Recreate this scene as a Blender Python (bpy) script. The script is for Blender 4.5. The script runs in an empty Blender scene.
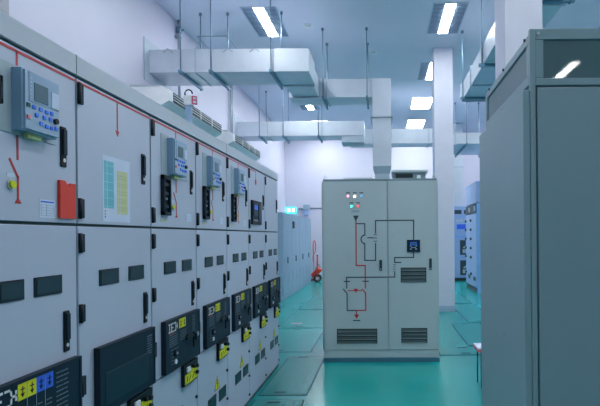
import bpy, bmesh, math, random
from mathutils import Vector, Matrix
random.seed(4)
SC = bpy.context.scene
COL = SC.collection
FPX = 500.0; VX, VY, ROLL = 383.0, 236.0, 0.009
CAMH = 1.5
PI = math.pi

# ------------------------------------------------------------ materials
def mat(name, col, rough=0.5, metal=0.0, spec=0.5, noise=0.04, nscale=6.0, bump=0.0, bscale=40.0, emit=0.0, coat=0.0):
    m = bpy.data.materials.new(name); m.use_nodes = True
    nt = m.node_tree; b = nt.nodes['Principled BSDF']
    b.inputs['Roughness'].default_value = rough
    b.inputs['Metallic'].default_value = metal
    b.inputs['Specular IOR Level'].default_value = spec
    b.inputs['Coat Weight'].default_value = coat
    tc = nt.nodes.new('ShaderNodeTexCoord')
    nz = nt.nodes.new('ShaderNodeTexNoise'); nz.inputs['Scale'].default_value = nscale; nz.inputs['Detail'].default_value = 3
    nt.links.new(tc.outputs['Object'], nz.inputs['Vector'])
    rp = nt.nodes.new('ShaderNodeValToRGB')
    rp.color_ramp.elements[0].position = .3; rp.color_ramp.elements[1].position = .7
    rp.color_ramp.elements[0].color = tuple(c*(1-noise) for c in col)+(1,)
    rp.color_ramp.elements[1].color = tuple(min(1, c*(1+noise)) for c in col)+(1,)
    nt.links.new(nz.outputs['Fac'], rp.inputs['Fac'])
    nt.links.new(rp.outputs['Color'], b.inputs['Base Color'])
    if bump:
        n2 = nt.nodes.new('ShaderNodeTexNoise'); n2.inputs['Scale'].default_value = bscale
        nt.links.new(tc.outputs['Object'], n2.inputs['Vector'])
        bp = nt.nodes.new('ShaderNodeBump'); bp.inputs['Strength'].default_value = bump; bp.inputs['Distance'].default_value = .01
        nt.links.new(n2.outputs['Fac'], bp.inputs['Height']); nt.links.new(bp.outputs['Normal'], b.inputs['Normal'])
    if emit:
        b.inputs['Emission Color'].default_value = tuple(col)+(1,)
        b.inputs['Emission Strength'].default_value = emit
    return m
M = {}
M['wall'] = mat('wall_paint', (.57,.57,.70), .75, noise=.02, nscale=1.5, bump=.05)
M['column'] = mat('column_paint', (.66,.67,.80), .7, noise=.02)
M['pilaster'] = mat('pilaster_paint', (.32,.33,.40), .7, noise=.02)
M['ceiling'] = mat('ceiling_paint', (.64,.68,.82), .85, noise=.02, nscale=1)
M['skirt'] = mat('skirting_paint', (.40,.52,.68), .6)
M['cab'] = mat('cabinet_light_grey', (.48,.54,.68), .42, noise=.015, nscale=3)
M['cabseal'] = mat('cabinet_seal', (.05,.10,.11), .7)
M['crown'] = mat('cabinet_crown', (.47,.53,.62), .45, noise=.02)
M['centre'] = mat('centre_cabinet_green_grey', (.46,.55,.59), .4, noise=.015)
M['centrecap'] = mat('centre_cabinet_cap', (.20,.29,.34), .5)
M['plinth'] = mat('plinth_blue', (.05,.17,.25), .5)
M['right'] = mat('right_cabinet_grey', (.25,.36,.42), .42, noise=.03, nscale=2)
M['rightside'] = M['right']
M['mesh'] = None
M['fargrey'] = mat('far_cabinet_blue_grey', (.28,.40,.54), .5)
M['farblue'] = mat('far_switchgear_blue', (.20,.42,.78), .5)
M['farpale'] = mat('far_switchgear_pale', (.30,.43,.70), .5)
M['black'] = mat('black_plastic', (.003,.009,.018), .5, spec=.3)
M['hinge'] = mat('hinge_navy', (.005,.018,.036), .55, spec=.3)
M['navy'] = mat('control_panel_navy', (.003,.020,.042), .5, spec=.25)
M['navy2'] = mat('recess_navy', (.004,.022,.045), .4, spec=.3)
M['white'] = mat('print_white', (.75,.8,.85), .6)
M['dimwhite'] = mat('print_pale', (.32,.42,.50), .6)
M['faint'] = mat('print_faint', (.14,.20,.26), .6)
M['yellow'] = mat('label_yellow', (.72,.72,.01), .5)
M['blue'] = mat('label_blue', (.03,.13,.75), .5)
M['keyblue'] = mat('key_blue', (.03,.20,.95), .5)
M['red'] = mat('mimic_red', (.55,.03,.035), .5)
M['redp'] = mat('pocket_red', (.75,.04,.02), .45)
M['firered'] = mat('fire_red', (.7,.05,.03), .35)
M['mimic'] = mat('mimic_dark', (.025,.055,.075), .5)
M['relay'] = mat('relay_blue_grey', (.26,.40,.58), .4)
M['relayf'] = mat('relay_face', (.33,.46,.63), .4)
M['winglass'] = mat('window_glass', (.02,.055,.075), .25, spec=.3)
M['lcd'] = mat('lcd_glass', (.09,.16,.20), .15)
M['plate'] = mat('relay_mounting_plate', (.36,.45,.52), .45)
M['green'] = mat('key_green', (.01,.12,.10), .5)
M['pink'] = mat('key_red', (.75,.18,.2), .5)
M['paper'] = mat('paper', (.62,.70,.88), .8)
M['cyan'] = mat('paper_cyan', (.16,.55,.66), .8)
M['pyel'] = mat('paper_yellow', (.62,.66,.34), .8)
M['duct'] = mat('duct_galvanised', (.56,.62,.72), .38, metal=.25, noise=.05, nscale=4)
M['ductend'] = mat('duct_flange_zinc', (.42,.50,.60), .5, metal=.1)
M['rod'] = mat('steel_rod', (.16,.26,.36), .4, metal=.5)
M['bar'] = mat('hanger_channel', (.12,.26,.38), .45, metal=.3)
M['pipe'] = mat('pipe_grey', (.33,.40,.48), .4, metal=.2)
M['acwhite'] = mat('air_unit_white', (.78,.80,.84), .4)
M['acdark'] = mat('air_unit_slot', (.03,.05,.06), .6)
M['acgrey'] = mat('air_unit_grey', (.42,.49,.54), .5)
M['louver'] = mat('troffer_louvre', (.10,.17,.30), .5)
M['troffer'] = mat('troffer_frame', (.45,.55,.68), .5)
M['vent'] = mat('vent_slats', (.16,.23,.25), .5)
M['ventdark'] = mat('vent_dark', (.012,.025,.03), .7)
M['hatch'] = mat('hatch_plate', (.004,.26,.26), .30, spec=.4, noise=.05, nscale=5)
M['groove'] = mat('hatch_groove', (.004,.05,.08), .6)
M['rubber'] = mat('rubber', (.012,.015,.018), .8)
M['zinc'] = mat('zinc_bright', (.6,.65,.7), .3, metal=.7)
M['tagred'] = mat('tag_magenta', (.7,.05,.2), .5)

def emitter(name, col, s):
    m = bpy.data.materials.new(name); m.use_nodes = True; nt = m.node_tree
    nt.nodes.clear(); o = nt.nodes.new('ShaderNodeOutputMaterial'); e = nt.nodes.new('ShaderNodeEmission')
    e.inputs[0].default_value = tuple(col)+(1,); e.inputs[1].default_value = s
    nt.links.new(e.outputs[0], o.inputs[0]); return m
LS = 20.0
M['lamp'] = emitter('troffer_tube_light', (.92,.96,.95), LS)
M['lampw'] = emitter('troffer_panel_light', (.92,.96,.95), LS*.6)
M['exit'] = emitter('exit_sign_cyan', (.02,.75,.85), 1.0)
M['exitw'] = emitter('exit_sign_white', (.5,1,1), 1.6)
M['ledp'] = emitter('indicator_pink', (1,.35,.45), .9)
M['ledo'] = emitter('indicator_warm', (1,.75,.5), 1.8)
M['ledb'] = emitter('indicator_blue', (.1,.35,.6), .5)
M['ledg'] = emitter('indicator_green', (.05,.8,.6), 1.0)
M['ledr'] = emitter('indicator_red', (.8,.12,.1), .6)

# floor: glossy teal epoxy
def floor_mat():
    m = mat('floor_teal_epoxy', (.004,.30,.29), .2, noise=.05, nscale=1.1)
    nt = m.node_tree; b = nt.nodes['Principled BSDF']
    tc = [n for n in nt.nodes if n.type=='TEX_COORD'][0]
    n = nt.nodes.new('ShaderNodeTexNoise'); n.inputs['Scale'].default_value = 2.5; n.inputs['Detail'].default_value = 5
    nt.links.new(tc.outputs['Object'], n.inputs['Vector'])
    mr = nt.nodes.new('ShaderNodeMapRange'); mr.inputs['To Min'].default_value = .20; mr.inputs['To Max'].default_value = .26
    nt.links.new(n.outputs['Fac'], mr.inputs['Value']); nt.links.new(mr.outputs['Result'], b.inputs['Roughness'])
    return m
M['floor'] = floor_mat()
def mesh_mat():
    m = mat('perforated_vent_sheet', (.10,.17,.19), .02, spec=.45, noise=.03)
    nt = m.node_tree; b = nt.nodes['Principled BSDF']
    tc = [n for n in nt.nodes if n.type=='TEX_COORD'][0]
    v = nt.nodes.new('ShaderNodeTexVoronoi'); v.inputs['Scale'].default_value = 260
    nt.links.new(tc.outputs['Object'], v.inputs['Vector'])
    bp = nt.nodes.new('ShaderNodeBump'); bp.inputs['Strength'].default_value = .004; bp.inputs['Distance'].default_value = .002
    nt.links.new(v.outputs['Distance'], bp.inputs['Height']); nt.links.new(bp.outputs['Normal'], b.inputs['Normal'])
    return m
M['mesh'] = mesh_mat()
M['sidemesh'] = mat('side_vent_sheet', (.17,.25,.30), .55)

# ------------------------------------------------------------ frames and mesh builder
class Frame:
    def __init__(s, o, u, v, n): s.o, s.u, s.v, s.n = Vector(o), Vector(u), Vector(v), Vector(n)
    def __call__(s, a, b, c): return s.o + s.u*a + s.v*b + s.n*c
W = Frame((0,0,0), (1,0,0), (0,1,0), (0,0,1))
PLX = 1.222
LF = Frame((-PLX,0,0), (0,1,0), (0,0,1), (1,0,0))              # face of the left row: a=Y, b=Z, c=outwards
def facing_camera(y): return Frame((0,y,0), (1,0,0), (0,0,1), (0,-1,0))   # a=X, b=Z
def facing_right(x): return Frame((x,0,0), (0,1,0), (0,0,1), (1,0,0))
def facing_left(x): return Frame((x,0,0), (0,1,0), (0,0,1), (-1,0,0))

def at_depth(px, py, Y):
    dx, dy = px-VX, py-VY
    dx0, dy0 = dx-ROLL*dy, dy+ROLL*dx
    return dx0*Y/FPX, CAMH-dy0*Y/FPX

class MB:
    def __init__(s): s.bm = bmesh.new(); s.mats = []
    def mi(s, m):
        m = M[m]
        if m not in s.mats: s.mats.append(m)
        return s.mats.index(m)
    def hexa(s, pts, m):
        v = [s.bm.verts.new(p) for p in pts]; k = s.mi(m)
        for q in ((0,1,2,3),(7,6,5,4),(0,4,5,1),(1,5,6,2),(2,6,7,3),(3,7,4,0)):
            f = s.bm.faces.new([v[i] for i in q]); f.material_index = k
        return s
    def box(s, fr, a0,a1,b0,b1,c0,c1, m):
        return s.hexa([fr(a0,b0,c0),fr(a1,b0,c0),fr(a1,b1,c0),fr(a0,b1,c0),fr(a0,b0,c1),fr(a1,b0,c1),fr(a1,b1,c1),fr(a0,b1,c1)], m)
    def prism(s, fr, pts, c0, c1, m):
        k = s.mi(m); n = len(pts)
        A = [s.bm.verts.new(fr(a,b,c0)) for a,b in pts]; B = [s.bm.verts.new(fr(a,b,c1)) for a,b in pts]
        for f in (s.bm.faces.new(A[::-1]), s.bm.faces.new(B)): f.material_index = k
        for i in range(n):
            f = s.bm.faces.new((A[i],A[(i+1)%n],B[(i+1)%n],B[i])); f.material_index = k
        return s
    def stroke(s, fr, pts, w, c0, c1, m):
        for (a0,b0),(a1,b1) in zip(pts, pts[1:]):
            d = math.hypot(a1-a0,b1-b0) or 1e-6; ux,uy = (a1-a0)/d,(b1-b0)/d; h=w/2
            a0_,b0_,a1_,b1_ = a0-ux*h,b0-uy*h,a1+ux*h,b1+uy*h
            s.prism(fr, [(a0_-uy*h,b0_+ux*h),(a0_+uy*h,b0_-ux*h),(a1_+uy*h,b1_-ux*h),(a1_-uy*h,b1_+ux*h)], c0, c1, m)
        return s
    def disc(s, fr, a, b, r, c0, c1, m, n=20, r1=None):
        k = s.mi(m); r1 = r if r1 is None else r1
        A = [s.bm.verts.new(fr(a+r*math.cos(2*PI*i/n), b+r*math.sin(2*PI*i/n), c0)) for i in range(n)]
        B = [s.bm.verts.new(fr(a+r1*math.cos(2*PI*i/n), b+r1*math.sin(2*PI*i/n), c1)) for i in range(n)]
        for f in (s.bm.faces.new(A[::-1]), s.bm.faces.new(B)): f.material_index = k
        for i in range(n):
            f = s.bm.faces.new((A[i],A[(i+1)%n],B[(i+1)%n],B[i])); f.material_index = k; f.smooth = n > 8
        return s
    def tube(s, pts, r, m, n=10, closed=False):
        k = s.mi(m); pts = [Vector(p) for p in pts]; rings = []; N = len(pts)
        for i, p in enumerate(pts):
            if closed: t = pts[(i+1)%N]-pts[i-1]
            else: t = pts[min(i+1,N-1)]-pts[max(i-1,0)]
            t.normalize()
            ref = Vector((0,0,1)) if abs(t.z) < .9 else Vector((1,0,0))
            x = t.cross(ref).normalized(); y = t.cross(x).normalized()
            rings.append([s.bm.verts.new(p+x*r*math.cos(2*PI*j/n)+y*r*math.sin(2*PI*j/n)) for j in range(n)])
        for i in range(N if closed else N-1):
            A, B = rings[i], rings[(i+1)%N]
            for j in range(n):
                f = s.bm.faces.new((A[j],A[(j+1)%n],B[(j+1)%n],B[j])); f.material_index = k; f.smooth = True
        if not closed:
            for f in (s.bm.faces.new(rings[0][::-1]), s.bm.faces.new(rings[-1])): f.material_index = k
        return s
    def build(s, name, parent=None, org=None, bevel=0, seg=2):
        bmesh.ops.recalc_face_normals(s.bm, faces=s.bm.faces)
        if org is None:
            org = parent['_org'] if parent is not None and '_org' in parent else (0,0,0)
        org = Vector(org)
        bmesh.ops.translate(s.bm, verts=s.bm.verts, vec=-org)
        me = bpy.data.meshes.new(name); s.bm.to_mesh(me); s.bm.free()
        for m in s.mats: me.materials.append(m)
        o = bpy.data.objects.new(name, me); COL.objects.link(o)
        if parent is not None: o.parent = parent
        else: o.location = org
        o['_org'] = tuple(org)
        if bevel:
            b = o.modifiers.new('bevel','BEVEL'); b.width = bevel; b.segments = seg; b.limit_method='ANGLE'; b.angle_limit=.7
        return o

def tag(o, label=None, cat=None, group=None, kind=None):
    if label: o['label'] = label
    if cat: o['category'] = cat
    if group: o['group'] = group
    if kind: o['kind'] = kind
    return o
def thing(name, label, cat, org, group=None, rz=0):
    e = bpy.data.objects.new(name, None); COL.objects.link(e); e.empty_display_size=.1
    e.location = org; e['_org'] = tuple(org); e.rotation_euler = (0,0,rz)
    return tag(e, label, cat, group)
def copy_thing(root, loc, label=None, group=None):
    r = root.copy(); COL.objects.link(r); r.location = loc
    if label: r['label'] = label
    if group: r['group'] = group
    for ch in list(root.children):
        c = ch.copy(); COL.objects.link(c); c.parent = r
        for g in list(ch.children):
            d = g.copy(); COL.objects.link(d); d.parent = c
    return r

# ------------------------------------------------------------ the room
X0, X1, Y0, Y1, HC = -3.5, 5.7, -9.0, 18.0, 5.2
def struct(name, *boxes, bevel=0):
    b = MB()
    for q in boxes: b.box(W, *q)
    return tag(b.build(name, bevel=bevel), kind='structure')
struct('floor', (X0-.2,X1+.2,Y0-.2,Y1+.2,-.1,0,'floor'))
struct('ceiling', (X0-.2,X1+.2,Y0-.2,Y1+.2,HC,HC+.1,'ceiling'))
struct('wall_left', (X0-.2,X0,Y0,Y1,0,HC,'wall'))
struct('wall_right', (X1,X1+.2,Y0,Y1,0,HC,'wall'))
struct('wall_back', (X0,X1,Y1,Y1+.2,0,HC,'wall'))
struct('wall_front', (X0,X1,Y0-.2,Y0,0,HC,'wall'))
struct('baseboard_left', (X0,X0+.012,Y0,Y1,0,.15,'skirt'))
struct('baseboard_back', (X0+.012,X1,Y1-.012,Y1,0,.15,'skirt'))
struct('baseboard_right', (X1-.012,X1,Y0,Y1-.012,0,.15,'skirt'))
struct('trim_1', *[(x-.006,x+.006,Y1-.006,Y1,.15,3.9,'skirt') for x in (.72,1.1,1.48)])
# a pilaster on the left wall near the camera; square columns with a grey skirt
struct('trim_2', (X0,X0+.16,3.9,4.49,0,HC,'pilaster'))
def column(x0,x1,y0,y1,label):
    c = thing('square_column', label, 'column', ((x0+x1)/2,(y0+y1)/2,0))
    MB().box(W,x0,x1,y0,y1,0,HC,'column').build('shaft', c, bevel=.008)
    MB().box(W,x0-.006,x1+.006,y0-.006,y1+.006,0.0,.115,'skirt').build('skirting', c, bevel=.003)
    c['kind'] = 'structure'
column(1.03,1.405,9.85,10.22,'white square column standing behind the grey centre cabinet')
column(1.016,1.326,4.1,4.47,'white square column rising behind the tall cabinet at the right')

# ------------------------------------------------------------ ceiling lights
def troffer(kind, x, y, label, group):
    t = thing('ceiling_light', label, 'ceiling light', (x,y,HC), group)
    L, w = .60, .29
    b = MB()
    for q in ((-w,w,-L,-L+.02),(-w,w,L-.02,L),(-w,-w+.02,-L+.02,L-.02),(w-.02,w,-L+.02,L-.02)):
        b.box(W, x+q[0],x+q[1],y+q[2],y+q[3],HC-.012,HC,'troffer')
    b.build('frame', t)
    if kind == 'strip':
        for sx in (-1, 1):
            b = MB()
            xa, xb = sorted((x+sx*.080, x+sx*.268))
            b.box(W, xa,xb,y-L+.02,y+L-.02,HC-.004,HC,'louver')
            for i in range(23):
                yy = y-L+.06+i*(2*L-.12)/22
                b.box(W, xa,xb,yy-.003,yy+.003,HC-.010,HC-.004,'troffer')
            b.build('louvre', t)
        MB().box(W, x-.078,x+.078,y-L+.022,y+L-.022,HC-.011,HC-.001,'lamp').build('diffuser', t)
    else:
        MB().box(W, x-w+.022,x+w-.022,y-L+.022,y+L-.022,HC-.011,HC-.001,'lampw').build('diffuser', t)
    return t
LY = [16.55, 13.95, 11.25, 8.55]
GA = 'ceiling lights over the right aisle'; GB = 'ceiling lights over the left row'; GH = 'ceiling lights out of view'
panel_p = troffer('panel', 1.11, LY[0], 'fully bright white ceiling light panel nearest the back wall', GA)
copy_thing(panel_p, (1.11,LY[1],HC), 'fully bright white ceiling light panel, second from the back wall')
strip_p = troffer('strip', 1.13, LY[2], 'ceiling light with bright strip, just left of the white column behind centre cabinet', GA)
copy_thing(strip_p, (1.12,LY[3],HC), 'large louvred ceiling light with bright strip, at the top right of the aisle', GA)
copy_thing(strip_p, (-1.98,8.62,HC), 'large louvred ceiling light with bright strip above the first air duct', GB)
copy_thing(strip_p, (-2.0,11.25,HC), 'louvred ceiling light hidden behind the first air duct', GB)
copy_thing(strip_p, (-2.05,13.95,HC), 'small bright ceiling light seen between the two left ducts', GB)
copy_thing(panel_p, (-2.0,LY[0],HC), 'bright ceiling light over the far left corner by the back wall', GB)
HL = 'recessed ceiling light outside the view'
for i in range(10):
    y = 8.55-2.7*(i-3)
    if y < 8:
        if y > -4: copy_thing(strip_p, (-1.98,y,HC), HL, GH)
        if y > 0: copy_thing(strip_p, (1.12,y,HC), HL, GH)
    if y > 0 or y < -7: copy_thing(strip_p, (4.17,y,HC), HL, GH)

def detector(px, py, label):
    Y = 3.7*FPX/-(py-VY+ROLL*(px-VX)); x,_ = at_depth(px,py,Y)
    t = thing('smoke_detector', label, 'smoke detector', (x,Y,HC))
    MB().disc(W,x,Y,.075,HC-.018,HC,'white',24).build('base', t)
    MB().disc(W,x,Y,.035,HC-.05,HC-.018,'white',24,.055).build('sensor_head', t)
detector(307.6,25,'white round smoke detector on the ceiling right of the first louvred light')
detector(373,52,'white round smoke detector on the ceiling left of the white column')
t = thing('ceiling_hatch','square outlined access hatch in the ceiling above the first duct','ceiling hatch',(-3.1,9.5,HC))
MB().box(W,-3.36,-2.84,9.2,9.85,HC-.004,HC,'ceiling').build('panel', t)
b = MB()
for q in ((-3.38,-2.82,9.17,9.2),(-3.38,-2.82,9.85,9.88),(-3.38,-3.36,9.2,9.85),(-2.84,-2.82,9.2,9.85)): b.box(W,*q,HC-.010,HC,'pipe')
b.build('frame', t)

# ------------------------------------------------------------ air ducts
DG = 'galvanised air ducts under the ceiling'
def flange_ring(fr, a, b0, b1, c0, c1, t=.025, th=.03):
    m = MB()
    m.box(fr,a,a+th,b0-t,b0,c0-t,c1+t,'ductend'); m.box(fr,a,a+th,b1,b1+t,c0-t,c1+t,'ductend')
    m.box(fr,a,a+th,b0,b1,c0-t,c0,'ductend'); m.box(fr,a,a+th,b0,b1,c1,c1+t,'ductend')
    return m
FX = Frame((0,0,0),(1,0,0),(0,1,0),(0,0,1))        # duct along X: a=X b=Y c=Z
FY = Frame((0,0,0),(0,1,0),(1,0,0),(0,0,1))        # duct along Y: a=Y b=X c=Z
FZ = Frame((0,0,0),(0,0,1),(1,0,0),(0,1,0))        # riser: a=Z b=X c=Y

d1 = thing('air_duct','large galvanised air duct crossing from the left wall, bending to the tall duct drop','air duct',(-2.3,7.85,3.98),DG)
MB().box(W,X0+.014,-1.09,7.5,8.17,3.98,4.33,'duct').build('duct_section', d1, bevel=.006)
MB().box(W,-1.58,-1.12,8.17,8.96,3.985,4.32,'duct').build('duct_section', d1, bevel=.006)
MB().box(W,-1.66,-.172,8.96,9.5,3.99,4.32,'duct').build('duct_section', d1, bevel=.006)
b = MB(); b.box(W,-.17,.165,8.94,9.5,2.75,4.32,'duct'); b.build('duct_drop', d1, bevel=.006)
b = MB(); b.hexa([(-.17,8.94,2.75),(.165,8.94,2.75),(.165,9.5,2.75),(-.17,9.5,2.75),(-.13,9.0,2.62),(.125,9.0,2.62),(.125,9.44,2.62),(-.13,9.44,2.62)],'ductend')
b.box(W,-.13,.125,9.0,9.44,0,2.62,'ductend'); b.build('duct_neck', d1)
MB().box(W,X0+.002,X0+.014,7.36,8.31,3.84,4.47,'ductend').build('wall_flange', d1)
flange_ring(FX,-2.80,7.5,8.17,3.98,4.33,.012,.02).build('flange', d1)
flange_ring(FY,8.18,-1.58,-1.12,3.985,4.32).build('flange', d1)
flange_ring(FY,8.86,-1.58,-1.12,3.985,4.32).build('flange', d1)
flange_ring(FX,-1.0,8.96,9.5,3.99,4.32).build('flange', d1)
flange_ring(FZ,3.62,-.17,.165,8.94,9.5,.03,.025).build('flange', d1)
b = MB()
for x in (-3.2,-2.3,-1.9): b.stroke(facing_camera(7.495),[(x-.07,4.28),(x,4.335),(x+.07,4.28)],.012,-.002,.006,'pipe')
b.build('edge_clips', d1)

d2 = thing('air_duct','far left galvanised duct from the left wall, below the bright small light','air duct',(-2,12.3,3.92),DG)
MB().box(W,X0+.014,-.43,12.0,12.6,3.92,4.27,'duct').build('duct_section', d2, bevel=.006)
MB().box(W,X0+.002,X0+.014,11.86,12.74,3.78,4.42,'ductend').build('wall_flange', d2)
for x in (-2.75,-1.45): flange_ring(FX,x,12.0,12.6,3.92,4.27,.015,.025).build('flange', d2)
MB().box(W,-.98,-.44,12.02,12.58,3.76,3.918,'ductend').build('take_off_box', d2)

d3 = thing('air_duct','horizontal duct near the back wall passing behind the white column','air duct',(1,13.3,3.9),DG)
MB().box(W,-.85,1.76,13.0,13.55,3.9,4.28,'duct').build('duct_section', d3, bevel=.006)
MB().box(W,1.76,3.4,12.2,13.86,3.73,4.0,'duct').build('duct_section', d3, bevel=.006)
for x in (-.2,1.2): flange_ring(FX,x,13.0,13.55,3.9,4.28,.02,.03).build('flange', d3)
flange_ring(FX,1.76,12.2,13.86,3.73,4.0,.02,.04).build('flange', d3)

d4 = thing('air_duct','long galvanised duct running overhead along the right side','air duct',(1.7,5.2,4.0),DG)
MB().box(W,1.49,1.98,-1.0,9.3,4.0,4.3,'duct').build('duct_section', d4, bevel=.006)
for y in (9.27,8.3,7.35,6.4,5.4,3.4): flange_ring(FY,y,1.49,1.98,4.0,4.3,.022,.03).build('flange', d4)

d5 = thing('air_duct','vertical duct dropping onto the pale blue switchgear at the back','air duct',(2.46,16.7,2.45),DG)
MB().box(W,2.30,2.66,16.5,16.95,2.45,HC,'duct').build('duct_drop', d5, bevel=.006)
flange_ring(FZ,3.74,2.30,2.66,16.5,16.95,.025,.03).build('flange', d5)
HG = 'duct hangers'
def hanger(axis, p, q0, q1, z, label):
    """threaded rods either side of a duct and a channel under it"""
    def P(q, zz): return (p,q,zz) if axis=='x' else (q,p,zz)
    t = thing('duct_hanger', label, 'duct hanger', P((q0+q1)/2,HC), HG)
    for q in (q0,q1):
        b = MB(); b.tube([P(q,z-.06),P(q,HC)],.0095,'rod',8)
        b.tube([P(q,z-.055),P(q,z-.035)],.02,'rod',6)
        b.tube([P(q,HC-.04),P(q,HC)],.025,'rod',8)
        b.build('threaded_rod', t)
    b = MB()
    if axis=='x': b.box(W,p-.02,p+.02,q0-.05,q1+.05,z-.042,z,'bar')
    else: b.box(W,q0-.05,q1+.05,p-.02,p+.02,z-.042,z,'bar')
    b.build('channel', t)
hanger('x',-2.98,7.42,8.25,3.98,'duct hanger nearest the left wall under the first large duct')
hanger('x',-2.53,7.42,8.25,3.98,'second duct hanger from the left wall under the first large duct')
hanger('x',-1.64,7.42,8.22,3.98,'duct hanger at the right end of the first large duct')
hanger('x',-1.04,8.88,9.58,3.99,'duct hanger left of the smoke detector, at the elbow duct')
hanger('x',-.26,8.88,9.58,3.99,'duct hanger just left of the tall duct drop')
hanger('x',-2.93,11.94,12.66,3.92,'duct hanger nearest the left wall under the far duct')
hanger('x',-2.36,11.94,12.66,3.92,'middle duct hanger under the far left duct')
hanger('x',-1.52,11.94,12.66,3.92,'right duct hanger under the far left duct')
hanger('x',2.05,12.1,13.96,3.73,'duct hanger right of the white column near the back')
hanger('x',2.7,12.1,13.96,3.73,'duct hanger of the back duct half hidden by tall right cabinet')
hanger('y',9.05,1.47,2.0,4.0,'duct hanger at the far end of the overhead right duct')
hanger('y',7.3,1.47,2.0,4.0,'duct hanger halfway along the overhead right duct')
hanger('y',5.3,1.47,2.0,4.0,'duct hanger of the right duct hidden by the near column')

# pipes down the left wall to the air units
def wall_pipe(y, x, label, n=1):
    t = thing('wall_pipe', label, 'pipe', (x,y,3.62), 'vertical pipes on the left wall')
    for i in range(n):
        MB().tube([(x,y+i*.09,3.612),(x,y+i*.09,HC)],.022,'pipe',12).build('pipe', t)
    b = MB()
    for z in (3.7,4.9): b.box(W,X0,x+.03,y-.04,y+.04+(n-1)*.09,z,z+.03,'pipe')
    b.build('clamp', t)
    return t
w = wall_pipe(8.5,-3.44,'single grey pipe on the left wall behind the first duct')
MB().tube([(-3.44,8.5,4.98),(-3.44,8.5,5.08)],.045,'rod',12).tube([(-3.44,8.5,5.03),(-3.36,8.5,5.03)],.02,'rod',10).build('valve', w)
wall_pipe(11.4,-3.44,'pair of grey pipes on the left wall beside the far duct',2)

# wall-hung air units
def air_unit(y0, y1, label):
    xr, zt, zb = -2.95, 3.61, 3.35
    t = thing('air_conditioner', label, 'air conditioner', (X0,(y0+y1)/2,zb), 'white air units high on the left wall')
    pr = [(X0,zt),(xr-.10,zt),(xr,zt-.05),(xr,zt-.20),(xr-.12,zb),(X0,zb)]
    fr = Frame((0,0,0),(1,0,0),(0,0,1),(0,1,0))
    MB().prism(fr, pr, y0, y1, 'acwhite').build('casing', t, bevel=.006)
    g = facing_right(xr)
    b = MB(); b.box(g,y0+.12,y1-.05,zt-.195,zt-.055,.001,.006,'acdark')
    for i in range(3):
        z = zt-.16+i*.038
        b.box(g,y0+.12,y1-.05,z,z+.008,.006,.012,'acwhite')
    for k in range(1,4):
        yy = y0+.12+(y1-y0-.17)*k/4; b.box(g,yy-.01,yy+.01,zt-.195,zt-.055,.006,.013,'acwhite')
    b.build('grille', t)
    MB().box(W,X0,xr-.12,y0-.005,y0+.10,zt,zt+.02,'acgrey').build('mounting_rail', t)
air_unit(6.95,9.23,'near long white air unit high on the left wall, behind the switchgear row')
air_unit(9.93,12.1,'far long white air unit high on the left wall under the pipe pair')

# ------------------------------------------------------------ left switchgear row
def Lp(px, py=221, d=0.0):
    dx, dy = px-VX, py-VY; dx0, dy0 = dx-ROLL*dy, dy+ROLL*dx; a = PLX-d
    return a*FPX/-dx0, CAMH-dy0/-dx0*a
EDGES = [1.361,1.998,2.634,3.27,3.908,4.545,5.18,5.82]
ZTOP, ZCR, ZJ, ZM = 2.233, 2.146, 1.556, .732
REDH = 2.13
def plain_handle(fr, a, z0, z1, par, w=.034):
    b = MB(); b.box(fr,a-w/2,a+w/2,z0,z1,0,.006,'black'); b.box(fr,a-w/2+.006,a+w/2-.006,z0+.045,z1-.01,.006,.014,'hinge')
    b.disc(fr,a,z0+.025,.008,.006,.010,'zinc',12)
    return b.build('handle', par, bevel=.002, seg=1)
def hinge(fr, a, z0, z1, par):
    b = MB(); b.box(fr,a+.008,a+.036,z0,z1,0,.010,'hinge'); b.tube([fr(a+.012,z0-.003,.006),fr(a+.012,z1+.003,.006)],.008,'black',8)
    return b.build('hinge', par)
def relay(fr, a, z, par):
    """protection relay, .18 wide and .206 high, its lower left corner at a, z"""
    w, h, d = .18, .206, .045
    b = MB(); b.box(fr,a,a+w,z,z+h,.003,d-.008,'relay'); b.box(fr,a+.006,a+w-.002,z+.006,z+h-.006,d-.008,d,'relayf')
    b.box(fr,a+.022,a+.175,z+.1,z+h-.008,d,d+.002,'relay')
    for i in range(6): b.box(fr,a+.027,a+.033,z+.110+i*.013,z+.114+i*.013,d+.002,d+.004,'white')
    b.box(fr,a+.05,a+.12,z-.018,z,.004,.022,'pyel')
    r = b.build('protection_relay', par, bevel=.006)
    MB().box(fr,a+.045,a+.115,z+.107,z+.168,d+.001,d+.004,'lcd').build('display', r, bevel=.001, seg=1)
    MB().box(fr,a+.134,a+.174,z+.104,z+.16,d+.001,d+.004,'paper').build('name_card', r)
    for (u, v, m) in [(.018,.086,'green'),(.018,.045,'pink'),(.045,.084,'keyblue'),(.078,.084,'keyblue'),(.108,.082,'keyblue'),(.136,.084,'keyblue'),
                      (.058,.060,'keyblue'),(.096,.060,'keyblue'),(.128,.062,'keyblue'),(.080,.036,'keyblue'),(.108,.032,'keyblue'),(.134,.032,'keyblue'),(.158,.034,'keyblue')]:
        MB().box(fr,a+u-.007,a+u+.007,z+v-.006,z+v+.006,d+.0,d+.004,m).build('key', r)
    MB().disc(fr,a+.154,z+.06,.010,d,d+.010,'black',14).build('knob', r)
    return r
def mimic_lines(b, a, plate=True):
    w=.009
    b.stroke(LF,[(a,REDH),(a,2.085 if plate else 1.99)],w,.0,.0015,'red')
    if plate:
        b.stroke(LF,[(a,1.845),(a,1.77)],w,0,.0015,'red')
        b.stroke(LF,[(a-.035,1.762),(a,1.708),(a,1.635)],w,0,.0015,'red')
        b.prism(LF,[(a-.016,1.62),(a+.016,1.62),(a,1.64)],0,.002,'red')
    else:
        b.prism(LF,[(a-.016,1.995),(a+.016,1.995),(a,1.968)],0,.002,'red')
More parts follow.
